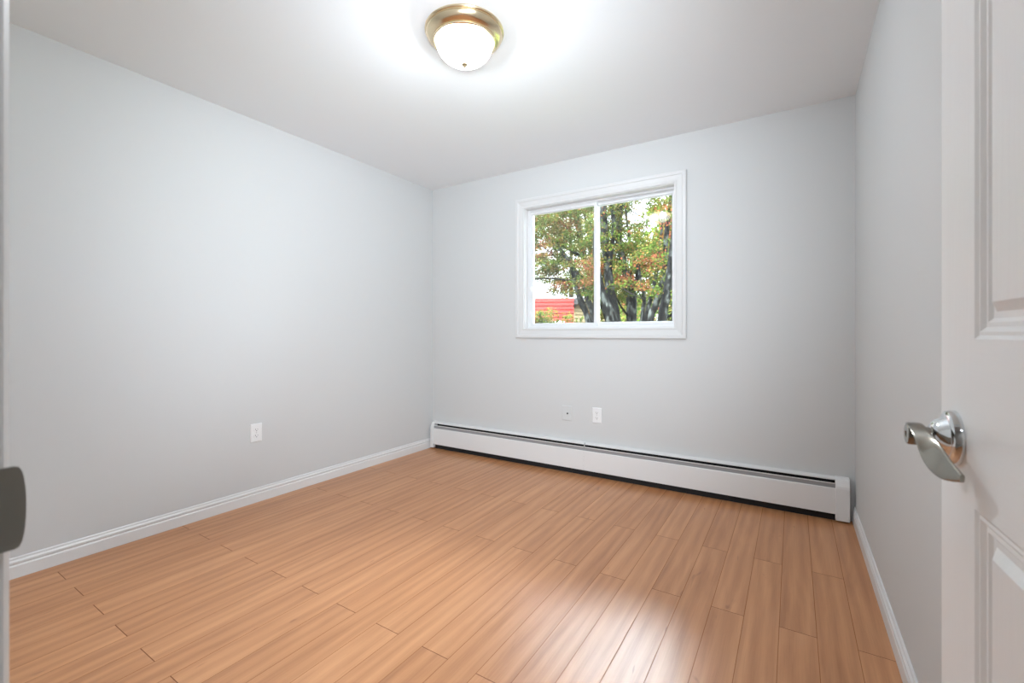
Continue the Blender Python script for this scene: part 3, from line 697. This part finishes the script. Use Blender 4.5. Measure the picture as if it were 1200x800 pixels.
# trees further back
def back_tree(u, Y, w_, z0, z1, label, base, n):
    p = at(u, 380, Y); g = (p.x, Y, GZ - 0.02)
    r = root('background_tree', label, 'tree', g, 'trees behind the maples')
    bm = bmesh.new(); tube(bm, [(0, 0, 0), (0.05, 0.1, (z1 - GZ) * 0.5), (0, 0, z1 - GZ - 0.5)], [0.16, 0.12, 0.04], 8); finish('trunk', bm, 'bark', r, smooth=60)
    sp = []
    for _ in range(n):
        a, q, z = rng.uniform(0, 2 * PI), math.sqrt(rng.random()), rng.uniform(z0, z1)
        f = 1 - 0.5 * ((z - z0) / (z1 - z0)) ** 2
        sp.append((p.x + w_ * q * f * math.cos(a), Y + w_ * q * f * math.sin(a), z, rng.uniform(0.2, 0.5), 0.10, 46, 0.10, rng.choice(base)))
    leaves('foliage', sp, r)
back_tree(690, 32.0, 3.2, 1.4, 11, 'yellow-green tree far behind the red shed corner', [LIME, GREEN, OLIVE], 150)
back_tree(668, 24.0, 2.6, 3.4, 9.5, 'pale tree rising behind the red shed roof', [LIME, OLIVE], 120)
back_tree(735, 15.0, 1.4, 0.4, 3.6, 'rounded yellow tree between the grey trunks, further back', [LIME, OLIVE, MIXED], 120)
back_tree(782, 11.5, 1.2, 0.2, 4.2, 'green tree behind the many-stemmed maple', [GREEN, OLIVE, LIME], 130)

# red shed
A = at(672.3, 380, 12.9); dvec = Vector((math.cos(math.radians(180 + 27)), math.sin(math.radians(180 + 27)), 0))
zt = at(672, 350, 12.9).z
shed = root('garden_shed', 'red clapboard shed seen low through the narrow pane', 'shed', (A.x, A.y, GZ), rz=math.radians(27))
SL, SD, SH = 5.0, 3.2, zt - GZ
bm = bmesh.new()
nb = int(SH / 0.115)
for k in range(nb):                                # lapped boards on the long face and the end
    z0, z1 = k * SH / nb, (k + 1) * SH / nb
    pass 
    f0 = [bm.verts.new(p) for p in ((-SL, -0.050, z0 + 0.022), (0, -0.050, z0 + 0.022), (0, -0.040, z1), (-SL, -0.040, z1), (-SL, 0.0, z0), (0, 0.0, z0))]
    bm.faces.new(f0[:4]); bm.faces.new((f0[0], f0[4], f0[5], f0[1])); bm.faces.new((f0[3], f0[2], bm.verts.new((0, 0, z1)), bm.verts.new((-SL, 0, z1))))
box(bm, -SL, 0, 0.0, SD, 0, SH)
finish('siding', bm, 'red_siding', shed)
bm = boxes((-SL - 0.15, 0.0, 0.03, SD + 0.1, SH, SH + 0.02), (-0.01, 0.14, 0.10, SD + 0.1, SH - 0.16, SH - 0.03))
finish('roof', bm, 'dark_roof', shed)
lw = shed.matrix_basis.inverted() @ at(661, 375, 12.8)
wz = at(661, 376.5, 12.8).z - GZ
bm = boxes((lw.x - 0.75, lw.x, -0.07, -0.012, wz - 0.08, wz), (lw.x - 0.09, lw.x, -0.07, -0.012, wz - 1.0, wz - 0.08), (lw.x - 0.75, lw.x - 0.66, -0.07, -0.012, wz - 1.0, wz - 0.08), (lw.x - 0.75, lw.x, -0.07, -0.012, wz - 1.08, wz - 1.0))
wf = finish('window_frame', bm, 'trim', shed)
finish('pane', boxes((lw.x - 0.66, lw.x - 0.09, -0.045, -0.02, wz - 1.0, wz - 0.08)), 'dark_pane', wf)

# beige neighbouring house
B = at(674, 380, 17.5); zt2 = at(690, 352, 17.5).z
hs = root('neighbour_house', 'beige sided house with dark eave just beyond the red shed', 'house', (B.x, 17.5, GZ))
hh2 = zt2 - GZ
bm = bmesh.new(); nb = int(hh2 / 0.14)
for k in range(nb):
    z0, z1 = k * hh2 / nb, (k + 1) * hh2 / nb
    f0 = [bm.verts.new(p) for p in ((-1.2, -0.035, z0), (2.2, -0.035, z0), (2.2, -0.008, z1), (-1.2, -0.008, z1), (-1.2, 0.0, z0), (2.2, 0.0, z0))]
    bm.faces.new(f0[:4]); bm.faces.new((f0[0], f0[4], f0[5], f0[1]))
box(bm, -1.2, 2.2, 0.0, 4.0, 0, hh2)
finish('siding', bm, 'beige_siding', hs)
bm = bmesh.new(); prism(bm, [(-0.35, hh2 - 0.05), (-0.35, hh2 + 0.10), (2.0, hh2 + 0.35), (4.3, hh2 + 0.10), (4.3, hh2 - 0.05)], 'X', -1.4, 2.5); finish('roof', bm, 'dark_roof', hs)

# shrub in front of the shed
p = at(640, 367, 9.6); gs = (p.x, 9.6, GZ)
sb = root('garden_shrub', 'leafy bright green shrub in front of the red shed', 'shrub', gs)
bm = bmesh.new()
for k in range(7):
    a = 2 * PI * k / 7; tube(bm, [(0.03 * math.cos(a), 0.03 * math.sin(a), 0), (0.2 * math.cos(a), 0.2 * math.sin(a), 0.8), (0.34 * math.cos(a), 0.3 * math.sin(a), 1.6)], [0.02, 0.014, 0.005], 6)
finish('branches', bm, 'twig', sb)
sp = []
for _ in range(90):
    a, q, z = rng.uniform(0, 2 * PI), math.sqrt(rng.random()), rng.uniform(p.z - 0.75, p.z + 0.10)
    sp.append((p.x + 0.55 * q * math.cos(a), 9.6 + 0.5 * q * math.sin(a), z - 0.16 * q * q, 0.14, 0.06, 60, 0.05, rng.choice([LIME, LIME, GREEN, (1, 2, 3, 1.0, 0.2, 2)])))
leaves('foliage', sp, sb)
